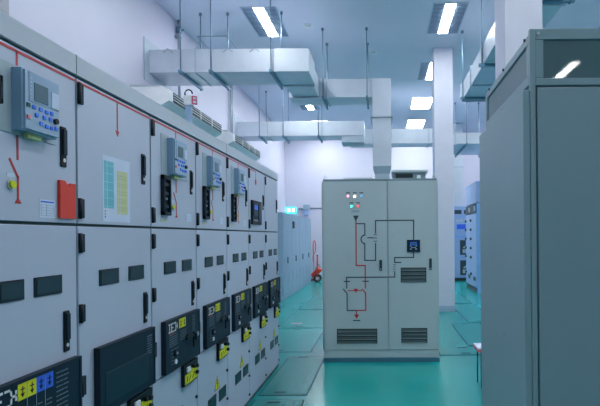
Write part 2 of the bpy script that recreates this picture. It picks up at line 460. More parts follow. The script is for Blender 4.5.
def breaker_glyphs(b, a, zt, c, s=1.0):
    """the pale switch symbols: I, E, and a bracket with a bar"""
    def st(pts, w=.007): b.stroke(LF,[(a+x*s,zt-y*s) for x,y in pts],w*s,c,c+.0015,'white')
    st([(0,.012),(.018,.012)]); st([(.009,.012),(.009,.056)]); st([(0,.056),(.018,.056)])
    st([(.056,.012),(.034,.012),(.034,.056),(.056,.056)]); st([(.034,.034),(.052,.034)])
    st([(.070,.012),(.092,.012),(.092,.056),(.070,.056)]); st([(.092,.034),(.112,.034)]); st([(.112,.022),(.112,.046)])
def arrow_label(b, a0, a1, z0, z1, c, m, up=False):
    b.box(LF,a0,a1,z0,z1,c,c+.0012,m); am=(a0+a1)/2; t=c+.0024; hgt=z1-z0
    b.stroke(LF,[(am,z1-.2*hgt),(am,z0+.3*hgt)],.003,c,t,'black')
    b.prism(LF,[(am-.009,z0+.4*hgt),(am+.009,z0+.4*hgt),(am,z0+.15*hgt)],c,t,'black')
    b.box(LF,am-.010,am+.010,z0+.62*hgt,z0+.68*hgt,c,t,'black')
def text_rows(b, a0, a1, z0, z1, c, n, m='faint', h=.0022):
    for i in range(n):
        z = z1-(i+.5)*(z1-z0)/n; a = a0
        while a < a1-.004:
            l = random.uniform(.004,.014); b.box(LF,a,min(a+l,a1),z-h,z+h,c,c+.001,m); a += l+random.uniform(.002,.005)
def control_panel(k, ya, yb, z0, z1, par):
    d = .028
    b = MB(); b.box(LF,ya,yb,z0,z1,.001,d-.006,'hinge'); 
    for q in ((ya,yb,z0,z0+.012),(ya,yb,z1-.012,z1),(ya,ya+.012,z0+.012,z1-.012),(yb-.012,yb,z0+.012,z1-.012)): b.box(LF,*q,d-.006,d,'hinge')
    b.box(LF,ya+.012,yb-.012,z0+.012,z1-.012,d-.006,d-.003,'navy')
    c = d-.003
    if k == 1:
        breaker_glyphs(b, ya+.035, z1-.008, c, 1.1)
        y = Lp(22,380,d)[0]
        w1 = .0445
        for i, m in enumerate(('yellow','yellow','blue','blue')):
            arrow_label(b, 1.632+i*w1, 1.632+(i+1)*w1-.003, z1-.068, z1-.014, c, m)
            if i: b.box(LF,1.630+i*w1,1.6315+i*w1,z0+.02,z1-.016,c,c+.001,'dimwhite')
            text_rows(b, 1.638+i*w1, 1.632+(i+1)*w1-.010, z0+.10, z1-.10, c, 6)
        text_rows(b, 1.825, 1.895, z0+.12, z1-.02, c, 9)
        text_rows(b, ya+.04, 1.61, z0+.10, z1-.10, c, 6)
    elif k == 2:
        b.box(LF,ya+.045,yb-.07,z0+.035,z1-.12,c,c+.0015,'navy2')
        b.box(LF,ya+.045,yb-.07,z1-.12,z1-.117,c,c+.003,'mimic')
        text_rows(b, yb-.085, yb-.035, z1-.13, z1-.03, c, 8)
    else:
        breaker_glyphs(b, ya+.045, z1-.012, c, 1.0)
        for i in range(2): arrow_label(b, ya+.185+i*.05, ya+.231+i*.05, z1-.068, z1-.014, c, 'yellow')
        text_rows(b, ya+.05, ya+.16, z1-.155, z1-.08, c, 6)
        text_rows(b, ya+.20, ya+.30, z1-.145, z1-.08, c, 5)
        b.stroke(LF,[(ya+.05,z1-.078),(ya+.115,z1-.078)],.003,c,c+.001,'red')
        text_rows(b, ya+.385, ya+.43, z1-.125, z1-.02, c, 8)
        text_rows(b, ya+.07, ya+.17, z0+.03, z0+.13, c, 5)
    p = b.build('control_panel', par)
    if k >= 3:
        q = MB(); q.disc(LF,ya+.125,z0+.095,.022,c,c+.012,'black',20); q.disc(LF,ya+.125,z0+.095,.008,c+.012,c+.016,'dimwhite',12); q.build('rotary_switch', p)
        q = MB(); q.disc(LF,ya+.13,z0+.045,.014,c,c+.006,'white',16); q.build('key_lock', p)
        q = MB(); q.disc(LF,ya+.30,z0+.155,.018,c,c+.014,'black',20); q.box(LF,ya+.24,ya+.35,z0+.145,z0+.165,c+.014,c+.026,'black'); q.build('lever', p, bevel=.003)
        q = MB(); q.box(LF,ya+.395,ya+.445,z0+.07,z0+.165,c,c+.008,'black'); q.box(LF,ya+.405,ya+.435,z0+.115,z0+.155,c+.008,c+.02,'navy2'); q.disc(LF,ya+.42,z0+.15,.014,c+.02,c+.026,'dimwhite',16); q.build('crank_socket', p, bevel=.003)
    if k == 1:
        for a in (1.70,1.80,1.90): 
            q = MB(); q.disc(LF,a,z0+.055,.018,c,c+.02,'black',16); q.build('rotary_switch', p)
    return p
def lock_box(k, ya, par):
    yb, z0, z1 = ya+.225, .60, .728
    b = MB(); b.box(LF,ya,yb,z0,z1,.001,.02,'black')
    b.prism(LF,[(ya+.012,z0+.008),(yb-.012,z0+.008),(yb-.012,z0+.09),(ya+.10,z0+.09),(ya+.10,z0+.068),(ya+.012,z0+.068)],.02,.022,'yellow')
    b.stroke(LF,[(ya+.045,z0+.022),(ya+.045,z0+.05)],.008,.022,.0235,'black'); b.stroke(LF,[(ya+.125,z0+.025),(ya+.16,z0+.055)],.008,.022,.0235,'black')
    b.stroke(LF,[(ya+.075,z0+.022),(ya+.095,z0+.05)],.006,.022,.0235,'black')
    p = b.build('interlock_box', par, bevel=.002, seg=1)
    MB().box(LF,ya+.03,ya+.08,z0+.078,z0+.112,.02,.032,'white').build('lock_barrel', p, bevel=.006)
    for (a,z) in ((ya+.135,z0+.095),(ya+.185,z0+.085),(ya+.185,z0+.045)):
        MB().disc(LF,a,z,.012,.02,.038,'black',14).build('key_knob', p)
    return p
def switch_slot(ya, yb, z0, z1, par):
    b = MB(); d=.022; t=.014
    for q in ((ya,yb,z0,z0+t*1.3),(ya,yb,z1-t*1.8,z1),(ya,ya+t,z0,z1),(yb-t,yb,z0,z1)): b.box(LF,*q,.001,d,'hinge')
    b.box(LF,ya+t,yb-t,z0+t,z1-t,.001,.006,'black')
    zm=(z0+z1)/2
    for z in (z0+.04,zm,z1-.06): b.box(LF,ya+t+.012,yb-t-.008,z,z+.018,.006,.016,'navy2')
    b.disc(LF,(ya+yb)/2,zm-.02,.007,.006,.018,'dimwhite',10)
    return b.build('test_switch', par, bevel=.002, seg=1)

descr = {1:'first switchgear cubicle at left edge with large relay and red document pocket',
 2:'second switchgear cubicle from the left with a coloured schedule sheet and blank dark screen',
 3:'third switchgear cubicle from the left, nearest of three with relay above black switch',
 4:'fourth switchgear cubicle from the left, middle of the three look-alike relay cubicles',
 5:'fifth switchgear cubicle from the left, farthest one that carries a relay',
 6:'sixth switchgear cubicle with a wide black meter and red dot on upper door',
 7:'last switchgear cubicle at the far end of the row with bare upper door'}
for k in range(1,8):
    y0, y1 = EDGES[k-1], EDGES[k]
    R = thing('switchgear_cubicle', descr[k], 'switchgear', (-PLX-.6,(y0+y1)/2,0), 'switchgear cubicles in the left row')
    b = MB(); b.box(LF,y0,y1,0,ZCR,-1.2,-.022,'cab'); b.box(LF,y0+.001,y1-.001,.03,ZCR-.0,-.022,-.016,'cabseal'); b.box(LF,y0,y1,0,.028,-.022,-.004,'cabseal')
    b.build('body', R)
    b = MB(); b.box(LF,y0,y1,ZCR+.010,ZTOP,-1.2,.004,'crown'); b.box(LF,y0,y1,ZCR,ZCR+.010,-1.1,-.012,'cabseal')
    if k in (1,4): b.box(LF,y1-.004,y1,ZCR+.01,ZTOP+.001,-.5,.005,'cabseal')
    b.build('top_cover', R)
    g = .006
    # upper door
    b = MB(); b.box(LF,y0+g,y1-g,ZJ+g,ZCR-.004,-.02,0,'cab')
    b.box(LF,y0+g,y0+.012,ZJ+.01,ZCR-.01,0,.001,'crown')
    if k <= 6: b.box(LF,y0+g+.004,y1-g if k<6 else y0+.27,REDH-.005,REDH+.005,0,.0015,'red')
    off = 1.645-y0 if k==1 else .2
    if k in (1,3,4,5): mimic_lines(b, (1.675 if k==1 else y0+.325))
    if k == 2: mimic_lines(b, y0+.31, False)
    if k == 6:
        b.stroke(LF,[(y0+.27,REDH),(y0+.27,2.05)],.009,0,.0015,'red'); b.disc(LF,y0+.27,2.03,.028,0,.002,'red',20)
    ud = b.build('upper_door', R, bevel=.003, seg=1)
    hinge(LF, y0, 2.045,2.124, ud); hinge(LF, y0, 1.583,1.66, ud)
    plain_handle(LF, y0+.55, 1.775,1.928, ud)
    if k in (1,3,4,5):
        pa = y0+.125 if k>1 else y0+.02
        MB().box(LF,pa,(y0+.487 if k>1 else 1.868),1.85,2.08,.0,.003,'plate').build('mounting_plate', ud)
        relay(LF, y0+off, 1.862, R)
        bb = MB(); ya = y0+.27 if k>1 else 1.643
        bb.disc(LF,ya,1.68,.018,0,.005,'zinc',18); bb.disc(LF,ya,1.68,.013,.005,.011,'yellow',18); bb.box(LF,ya-.018,ya+.018,1.705,1.718,0,.001,'paper')
        bb.build('push_button', ud)
        if k>1:
            switch_slot(y0+.115,y0+.21,1.627,1.85,R)
            MB().box(LF,y0+.11,y0+.19,1.592,1.602,0,.001,'pyel').build('warning_strip', ud)
            bb = MB(); bb.box(LF,y0+.47,y0+.55,1.60,1.65,0,.001,'paper')
            for i in range(3): bb.box(LF,y0+.478,y0+.54,1.61+i*.012,1.612+i*.012,.001,.0015,'dimwhite')
            bb.build('name_plate', ud)
    if k == 1:
        bb = MB(); bb.box(LF,1.779,1.865,1.577,1.642,0,.001,'paper'); bb.box(LF,1.786,1.858,1.632,1.637,.001,.0015,'blue')
        for i in range(5): bb.box(LF,1.786,1.858,1.584+i*.0095,1.5855+i*.0095,.001,.0015,'dimwhite')
        for u in (1.786,1.815,1.857): bb.box(LF,u,u+.0015,1.584,1.626,.001,.0015,'dimwhite')
        bb.build('record_label', ud)
        bb = MB(); bb.prism(LF,[(1.878,1.578),(1.972,1.578),(1.972,1.715),(1.945,1.715),(1.927,1.700),(1.908,1.722),(1.878,1.722)],.001,.012,'redp'); bb.build('document_pocket', ud)
        switch_slot(1.50,1.588,1.93,2.02,R)
    if k == 2:
        bb = MB(); bb.box(LF,2.182,2.417,1.575,1.868,0,.001,'paper')
        bb.box(LF,2.192,2.272,1.635,1.845,.001,.0014,'cyan'); bb.box(LF,2.300,2.392,1.612,1.812,.001,.0014,'pyel')
        for i in range(17): bb.box(LF,2.196,2.268,1.642+i*.0121,1.6435+i*.0121,.0014,.0018,'dimwhite' if i%3 else 'paper')
        for i in range(16): bb.box(LF,2.304,2.388,1.618+i*.0121,1.6195+i*.0121,.0014,.0018,'dimwhite' if i%3 else 'paper')
        bb.box(LF,2.215,2.218,1.635,1.845,.0014,.0018,'paper'); bb.box(LF,2.325,2.328,1.612,1.812,.0014,.0018,'paper')
        for i,m in enumerate(('blue','pink','pink')): bb.box(LF,2.196,2.204,1.592+i*.013,1.599+i*.013,.001,.0018,m)
        bb.build('schedule_sheet', ud)
    if k == 6:
        bb = MB(); bb.box(LF,y0+.08,y0+.42,1.62,1.845,.001,.02,'black'); bb.box(LF,y0+.10,y0+.26,1.70,1.82,.02,.026,'navy2'); bb.box(LF,y0+.29,y0+.40,1.65,1.82,.02,.026,'navy2')
        for i in range(4): bb.box(LF,y0+.11+i*.04,y0+.13+i*.04,1.65,1.665,.02,.026,'dimwhite')
        bb.box(LF,y0+.12,y0+.24,1.76,1.80,.026,.027,'keyblue')
        bb.build('meter', R, bevel=.003)
    # middle door
    md = MB().box(LF,y0+g,y1-g,ZM+.004,ZJ-g,-.02,0,'cab').build('middle_door', R, bevel=.003, seg=1)
    for (z0_,z1_) in ((1.446,1.519),(1.164,1.233),(.867,.944)): hinge(LF,y0,z0_,z1_,md)
    plain_handle(LF, y0+.56, 1.068,1.224, md)
    for (u0,u1) in ((.15,.307),(.398,.548)):
        if k == 1: u0, u1 = (.22,.335) if u0<.2 else (.385,.535)
        bb = MB(); bb.box(LF,y0+u0,y0+u1,1.296,1.365,0,.004,'hinge'); bb.box(LF,y0+u0+.01,y0+u1-.01,1.304,1.357,.004,.006,'winglass'); bb.build('window', md)
    control_panel(k, y0+.105, y0+.615 , .745, 1.038, R)
    # lower door
    b = MB(); b.box(LF,y0+g,y1-g,.032,ZM-.004,-.02,0,'cab')
    ld = b.build('lower_door', R, bevel=.003, seg=1)
    for (u0,u1) in ((.19,.355),(.42,.58)):
        bb = MB(); bb.box(LF,y0+u0,y0+u1,.285,.37,0,.004,'hinge'); bb.box(LF,y0+u0+.01,y0+u1-.01,.293,.362,.004,.006,'winglass'); bb.build('window', ld)
    bb = MB(); ac = y0+.385
    bb.prism(LF,[(ac-.062,.39),(ac+.062,.39),(ac,.492)],0,.0012,'black'); bb.prism(LF,[(ac-.052,.396),(ac+.052,.396),(ac,.482)],.0012,.002,'yellow')
    bb.stroke(LF,[(ac+.004,.462),(ac-.008,.434),(ac+.008,.434),(ac-.002,.408)],.007,.002,.003,'black'); bb.build('warning_triangle', ld)
    for z in (.66,.47,.25,.08): MB().disc(LF,y1-.03,z,.011,0,.010,'black',12).build('door_bolt', ld)
    lock_box(k, y0+.37, R)

# hooked post with a red and white tag, standing on the row
t = thing('hooked_post','small grey post with a hook and red-white tag on top of the switchgear row','post',(-1.35,3.5,ZTOP))
MB().box(W,-1.37,-1.332,3.48,3.52,ZTOP,2.425,'relay').build('post', t, bevel=.003)
MB().box(W,-1.378,-1.32,3.47,3.53,2.425,2.49,'acwhite').build('head_box', t, bevel=.006)
MB().tube([(-1.352+.026*math.cos(a),3.5,2.51+.026*math.sin(a)) for a in [math.radians(210-i*24) for i in range(10)]],.005,'black',8).build('hook', t)
b = MB(); f = Frame((-1.318,3.47,2.455),(.8,.6,0),(0,0,1),(.6,-.8,0)); b.box(f,0,.034,-.028,.030,0,.004,'tagred'); 
for i in range(2): b.box(f,.007,.029,-.02+i*.027,-.004+i*.027,.004,.006,'white')
b.build('tag', t)

# ------------------------------------------------------------ centre cabinet
YC = 5.95
CF = facing_camera(YC)
S = YC/FPX
def C(px, py): return at_depth(px, py+ (px-380)*.004*0, YC)
xl, _ = C(322.8,181); xr, _ = C(436.3,178)
xl = -.706; xr = .640
ZT = 2.170
cen = thing('control_cabinet','tall grey-green two-door control cabinet with red and black mimic diagram, centre of aisle','control cabinet',((xl+xr)/2,YC,0))
b = MB(); b.box(CF,xl-.026,xr+.020,.145,ZT-.012,-.8,-.022,'centre'); b.box(CF,xl-.005,xr+.005,ZT-.012,ZT+.012,-.8,.0,'centrecap')
b.build('body', cen, bevel=.004)
b = MB(); b.box(CF,xl-.01,xr+.01,.05,.143,-.78,-.008,'centre'); b.box(CF,xl-.015,xr+.02,0,.05,-.79,.004,'plinth'); b.build('plinth', cen, bevel=.003)
xm = C(387.9,260)[0]
def cpt(px, py): return C(px, py)
def ln(b, pts, m, w=.013, c=0): b.stroke(CF,[cpt(*p) for p in pts],w,c,c+.0025,m)
def vent(x0,y0,x1,y1,par):
    a0,z1 = cpt(x0,y0); a1,_ = cpt(x1,y0); z0 = z1-(y1-y0)*S
    b = MB(); b.box(CF,a0,a1,z0,z1,0,.003,'ventdark'); n=4; h=(z1-z0)/n
    for i in range(n):
        za = z0+i*h
        b.hexa([CF(a0+.008,za+.004,.003),CF(a1-.008,za+.004,.003),CF(a1-.008,za+.012,.003),CF(a0+.008,za+.012,.003),
                CF(a0+.008,za+.004,.012),CF(a1-.008,za+.004,.012),CF(a1-.008,za+.008,.012),CF(a0+.008,za+.008,.012)],'vent')
        for j in range(2): b.box(CF,a0+.008,a1-.008,za+h*.42+j*h*.22,za+h*.42+j*h*.22+.004,.003,.005,'vent')
    return b.build('vent', par)
def chandle(x0,y0,x1,y1,par):
    a0,z1 = cpt(x0,y0); a1,z0 = cpt(x1,y1)
    b = MB(); b.box(CF,a0,a1,z0,z1,0,.010,'black'); b.box(CF,a0+.008,a1-.008,z0+.035,z1-.01,.010,.024,'mimic'); b.disc(CF,(a0+a1)/2,z0+.018,.010,.010,.016,'dimwhite',12)
    return b.build('handle', par, bevel=.002, seg=1)
# left door
b = MB(); b.box(CF,xl,xm-.005,.148,ZT-.014,-.02,0,'centre')
ln(b,[(355.9,221),(356.2,265.5),(365.2,265.5),(365.3,288)],'red')
ln(b,[(355.9,223.7),(364.8,223.7),(364.8,235)],'mimic')
cx, cz = cpt(364.8,239.3)
arc = [(cx-.045*math.sin(a), cz+.050*math.cos(a)) for a in [i*PI/8 for i in range(9)]]
b.stroke(CF, arc, .014, 0, .0025, 'mimic')
ln(b,[(364.8,243.5),(364.8,260.4),(375.6,260.4),(375.6,243.5)],'mimic')
ln(b,[(367.8,237.8),(373,237.8)],'mimic')
for i in range(3): ln(b,[(374,234.8+i*3.2),(376.8,234.8+i*3.2)],'mimic',.008)
ln(b,[(375.6,233),(375.6,220.6),(387.2,220.5)],'mimic')
ln(b,[(387.2,277.1),(346.5,277.4),(346.7,288)],'mimic')
ln(b,[(344.2,281.5),(349.6,281.5)],'mimic'); ln(b,[(362.9,281.3),(368.2,281.3)],'mimic')
ln(b,[(343.4,289.3),(347,293.5),(347.2,310.6),(356,310.5)],'mimic')
ln(b,[(356.4,310.5),(365.8,310.3),(365.6,293.3),(362.3,289.2)],'red')
ln(b,[(348,290.8),(361.5,290.6)],'red',.01); ln(b,[(356.5,310.5),(356.6,316)],'red')
def tri(cx_,y0_,y1_,hw,m):
    a,z0 = cpt(cx_,y0_); _,z1 = cpt(cx_,y1_); b.prism(CF,[(a-hw,z0),(a+hw,z0),(a,z1)],0,.003,m)
tri(355.8,215.6,221.5,.034,'mimic'); tri(355.8,288.8,293,.028,'red'); tri(356.6,314.5,319,.030,'red')
ln(b,[(353.5,320.6),(359.6,320.6)],'mimic')
a,z = cpt(355.3,211.2); b.box(CF,a-.048,a+.048,z-.014,z+.014,0,.002,'dimwhite')
for px,py in ((348,192.8),(354.7,192.8),(361.3,192.8),(351.4,202.8),(358,202.8)):
    a,z = cpt(px,py); b.box(CF,a-.024,a+.024,z-.006,z+.006,0,.002,'mimic')
dl = b.build('door', cen, bevel=.003, seg=1)
for px,py,m in ((348,196.2,'ledp'),(354.7,196.4,'ledo'),(361.3,196,'ledb'),(351.4,206.3,'ledg'),(358,206.2,'ledr')):
    a,z = cpt(px,py); b = MB(); b.disc(CF,a,z,.021,0,.008,'zinc',18); b.disc(CF,a,z,.015,.008,.018,m,18,.010); b.build('indicator_lamp', dl)
chandle(379.4,260,382.1,270.4,dl)
vent(336.8,329,377.3,344,dl)
# right door
b = MB(); b.box(CF,xm+.005,xr,.148,ZT-.014,-.02,0,'centre')
ln(b,[(388.8,220.4),(413.6,220.3),(413.6,240)],'mimic'); ln(b,[(413.6,251.5),(413.6,257.4),(394.6,257.6),(394.6,262.4),(400.8,262.4)],'mimic')
for i in range(4): ln(b,[(393.4,264.8+i*2.2),(395.4,264.2+i*2.2)],'mimic',.007)
ln(b,[(394.7,272.5),(394.7,277),(389,277)],'mimic')
dr = b.build('door', cen, bevel=.003, seg=1)
a,z = cpt(413.4,245.8)
b = MB(); b.box(CF,a-.078,a+.078,z-.072,z+.072,0,.016,'navy'); b.box(CF,a-.04,a+.04,z+.005,z+.045,.016,.018,'keyblue'); b.box(CF,a-.032,a+.032,z+.012,z+.038,.018,.019,'lcd')
for u in (-.035,.028): b.box(CF,a+u-.008,a+u+.012,z-.045,z-.03,.016,.018,'dimwhite')
b.stroke(CF,[(a-.04,z+.003),(a-.02,z-.02),(a+.02,z-.02),(a+.04,z+.003)],.008,.016,.018,'dimwhite')
b.build('meter', dr, bevel=.003)
chandle(429.2,258.4,431.7,270,dr)
vent(400.6,267.6,426.2,282.4,dr); vent(401.2,328,427.2,343,dr)
# roof vent box
b = MB(); x0,x1 = cpt(393,170)[0], cpt(426,170)[0]; z0 = ZT+.012
b.box(W,x0,x1,YC+.12,YC+.65,z0,z0+.085,'centrecap'); b.box(W,x0-.02,x1+.025,YC+.09,YC+.68,z0+.085,z0+.115,'centre')
b.box(CF,x0+.03,x0+.24,z0+.02,z0+.07,-.12,-.118,'ventdark'); b.build('roof_fan_housing', cen, bevel=.003)
b = MB(); x0,x1 = cpt(343,170)[0], cpt(373,170)[0]; b.box(W,x0,x1,YC+.08,YC+.7,z0,z0+.024,'centre'); b.build('roof_plate', cen)
b = MB(); x0 = cpt(419,170)[0]; b.box(W,x0-.022,x0+.022,YC+.05,YC+.1,z0,z0+.045,'white'); b.build('cable_block', cen)
for x in (xl+.02,xr-.03,xm-.17):
    b = MB(); b.tube([(x,YC+.05,z0),(x,YC+.05,z0+.02)],.012,'zinc',10)
    b.tube([(x+.015*math.cos(i*PI/6),YC+.05,z0+.032+.018*math.sin(i*PI/6)) for i in range(12)],.0045,'zinc',8,closed=True); b.build('lifting_eye', cen)
cen.rotation_euler = (0,0,math.radians(-1.2))

# ------------------------------------------------------------ tall cabinet at the right
XR, YR, YR2, HR = .5405, 1.82, 2.606, 2.25
RW = .85
rc = thing('tall_cabinet','tall plain grey-teal metal cabinet filling the right edge of the picture','cabinet',(XR+RW/2,(YR+YR2)/2,0))
RF = facing_camera(YR); RS = facing_left(XR)
b = MB(); b.box(W,XR+.012,XR+RW-.012,YR+.014,YR2-.01,.08,2.072,'right'); b.box(W,XR+.03,XR+RW-.03,YR+.03,YR2-.03,2.072,2.21,'black')
b.build('body', rc)
b = MB(); b.box(W,XR+.02,XR+RW-.02,YR+.03,YR2-.02,0,.08,'plinth'); b.build('plinth', rc)
b = MB()
for x in (XR, XR+RW-.02):
    for y in (YR, YR2-.02): b.box(W,x,x+.02,y,y+.02,.0,HR,'right')
b.box(W,XR+.02,XR+RW-.02,YR,YR+.014,2.21,HR,'right'); b.box(W,XR+.02,XR+RW-.02,YR2-.014,YR2,2.21,HR,'right')
b.box(W,XR,XR+.014,YR+.02,YR2-.02,2.203,HR-.015,'right'); b.box(W,XR+RW-.014,XR+RW,YR+.02,YR2-.02,2.21,HR,'right')
b.box(W,XR+.02,XR+RW-.02,YR,YR+.014,2.043,2.070,'right'); b.box(W,XR,XR+.014,YR+.02,YR2-.02,2.05,2.086,'right')
b.box(W,XR+.02,XR+.05,YR,YR+.014,2.070,2.21,'right'); b.box(W,XR+RW-.05,XR+RW-.02,YR,YR+.014,2.078,2.21,'right')
b.box(W,XR,XR+.014,YR2-.037,YR2-.02,2.086,2.203,'right'); b.box(W,XR,XR+.014,YR+.02,YR+.045,2.086,2.203,'right')
b.box(W,XR+.014,XR+RW-.014,YR+.014,YR2-.014,HR-.012,HR-.002,'right')
b.build('frame', rc, bevel=.0025)
MB().box(RF,XR+.05,XR+RW-.05,2.070,2.21,-.008,-.004,'mesh').build('perforated_vent', rc)
MB().box(RS,YR+.045,YR2-.037,2.086,2.203,-.012,-.008,'sidemesh').build('perforated_vent', rc)
b = MB(); b.box(RF,XR+.026,XR+RW-.024,.085,2.036,-.012,.002,'right'); dd = b.build('door', rc, bevel=.004)
b = MB(); b.box(RF,XR+RW-.09,XR+RW-.06,1.05,1.2,.002,.02,'black'); b.build('handle', dd)
b = MB(); b.box(RS,YR+.002,YR2+.045,.06,2.028,.0005,.0255,'right'); b.build('side_panel', rc, bevel=.004)
b = MB()
for (px,py) in ((502,110),(502,336)):
    y = (XR-.0255)*FPX/(px-VX+1); z = CAMH-(py-VY)*y/FPX; b.disc(RS,y,z,.006,.0255,.030,'zinc',12)
for z in (2.23,): 
    for y in (YR+.06,YR2-.1,(YR+YR2)/2): b.disc(RS,y,z,.006,0,.005,'ventdark',10)
for x in (XR+.030,): b.disc(RF,x,2.232,.006,0,.005,'zinc',10)
b.build('screws', rc)

# ------------------------------------------------------------ far left grey cabinets
FXX = -2.35
def far_cabinet(y0, y1, label, dev):
    F = facing_right(FXX); t = thing('grey_cabinet', label, 'cabinet', (FXX-.45,(y0+y1)/2,0), 'grey cabinets along the far left wall')
    MB().box(F,y0+.003,y1-.003,0,2.08,-.9,-.02,'fargrey').build('body', t)
    ym=(y0+y1)/2
    for a,bb in ((y0+.01,ym-.004),(ym+.004,y1-.01)):
        d = MB().box(F,a,bb,.09,1.62,-.02,0,'fargrey').build('door', t, bevel=.003, seg=1)
        q = MB(); q.box(F,a+.12,bb-.12,.35,.62,0,.006,'fargrey'); q.build('vent', d)
    MB().box(F,y0+.01,y1-.01,1.63,2.07,-.02,0,'fargrey').build('upper_panel', t, bevel=.003, seg=1)
    if dev: MB().box(F,y0+.1,y0+.3,1.72,1.90,0,.03,'mimic').build('meter', t)
    MB().box(F,ym-.05,ym-.02,.85,1.0,0,.02,'mimic').build('handle', t)
yy = [11.75,12.9,14.05,15.2,16.3]
for i,l in enumerate(('nearest blue-grey cabinet of the far left row','second blue-grey cabinet of the far left row, with a small meter','third blue-grey cabinet of the far left row','last blue-grey cabinet of the far left row, beside the red trolley')):
    far_cabinet(yy[i],yy[i+1],l,i==1)

# exit sign, box and conduit on the back wall
YB = Y1
BF = facing_camera(YB)
x0,z1 = at_depth(286.3,207.6,YB); x1,z0 = at_depth(296.0,213.2,YB)
x0 = max(x0, X0+.02)
t = thing('exit_sign','glowing cyan exit sign with white pictograms above the far left cabinets','exit sign',((x0+x1)/2,YB,z0))
MB().box(BF,x0-.01,x1+.01,z0-.012,z1+.012,0,.03,'exit').build('casing', t)
b = MB(); xm_=(x0+x1)/2; c=.03; hh=(z1-z0)
b.box(BF,x0+.03,xm_-.025,z0+.04,z1-.03,c,c+.003,'exitw')
b.box(BF,xm_+.035,x1-.04,z0+.04,z1-.03,c,c+.003,'exitw')
xa=(x0+xm_)/2; b.stroke(BF,[(xa-.03,z0+.05),(xa,z0+.09),(xa+.03,z0+.06)],.014,c+.003,c+.005,'exit'); b.stroke(BF,[(xa,z0+.09),(xa+.005,z0+.135)],.016,c+.003,c+.005,'exit'); b.disc(BF,xa+.01,z0+.155,.012,c+.003,c+.005,'exit',12)
b.build('pictogram', t)
x0,z1 = at_depth(303.6,204.8,YB); x1,z0 = at_depth(309.8,215.5,YB); zm=(z0+z1)/2
t = thing('emergency_light','grey emergency light box with twin lamps on the back wall, right of exit sign','emergency light',((x0+x1)/2,YB,z0))
MB().box(BF,x0,x1,zm,z1,-.001,.12,'fargrey').box(BF,x0+.03,x1-.03,z0,zm,0,.10,'farpale').build('casing', t, bevel=.01)
for dx in (-.03,-.12):
    MB().disc(BF,x0+dx-.02,zm+.04,.035,.03,.11,'rod',14).box(BF,x0+dx-.03,x0+.001,zm+.03,zm+.045,0,.03,'rod').build('lamp_head', t)
t = tag(MB().tube([(x1,YB-.019,zm+.07),(-1.2,YB-.019,zm+.07)],.02,'pipe',10).build('conduit', org=(x1,YB-.02,zm)),'thin grey conduit running right from the emergency light box','conduit')

# red hose loop on its stand and wheeled extinguisher
xq = at_depth(313.6,246,17.3)[0]
t = thing('hose_stand','thin pole holding a red hose loop at the far left end of the room','hose stand',(xq,17.3,0))
b = MB(); b.tube([(xq,17.3,0),(xq,17.3,1.35)],.018,'pipe',10).disc(W,xq,17.3,.14,0,.02,'rubber',24); b.build('pole', t)
MB().tube([(xq+.03+.03*math.cos(i*PI/12),17.27+.10*math.cos(i*PI/12),1.14+.22*math.sin(i*PI/12)) for i in range(24)],.018,'firered',8,closed=True).build('hose_loop', t)
MB().tube([(xq-.0,17.26,.93),(xq-.02,17.25,.75),(xq,17.26,.62)],.016,'firered',8).build('nozzle', t)
ex, ey = at_depth(317.6,281,16.5)[0], 16.5
t = thing('fire_extinguisher_trolley','red wheeled fire extinguisher parked beside the last far left cabinet','fire extinguisher',(ex,ey,0))
for s in (-1,1):
    b = MB(); yy0 = ey+s*.13; fr = Frame((ex,yy0,.125),(1,0,0),(0,0,1),(0,s,0))
    b.tube([fr(.105*math.cos(i*PI/12),.105*math.sin(i*PI/12),0) for i in range(24)],.022,'rubber',8,closed=True); b.disc(fr,0,0,.035,-.02,.02,'zinc',14)
    for i in range(5): b.stroke(fr,[(0,0),(.10*math.cos(i*2*PI/5),.10*math.sin(i*2*PI/5))],.014,-.006,.006,'firered')
    b.build('wheel', t)
b = MB(); b.tube([(ex-.17,ey,.20),(ex-.15,ey,.22),(ex-.05,ey,.30),(ex+.06,ey,.40),(ex+.09,ey,.45)],.085,'firered',16); b.build('cylinder', t)
b = MB()
for s in (-1,1): b.tube([(ex,ey+s*.12,.12),(ex+.0,ey+s*.1,.5),(ex+.0,ey+s*.08,.88)],.013,'firered',8)
b.tube([(ex,ey-.1,.88),(ex,ey+.1,.88)],.018,'black',8); b.tube([(ex,ey-.14,.125),(ex,ey+.14,.125)],.012,'rod',8); b.tube([(ex-.17,ey-.05,.0),(ex-.17,ey-.05,.22)],.012,'firered',8); b.build('handle_frame', t)
MB().tube([(ex+.09,ey,.47),(ex+.05,ey-.05,.6),(ex-.05,ey-.08,.45),(ex-.1,ey-.1,.3)],.010,'black',8).build('hose', t)

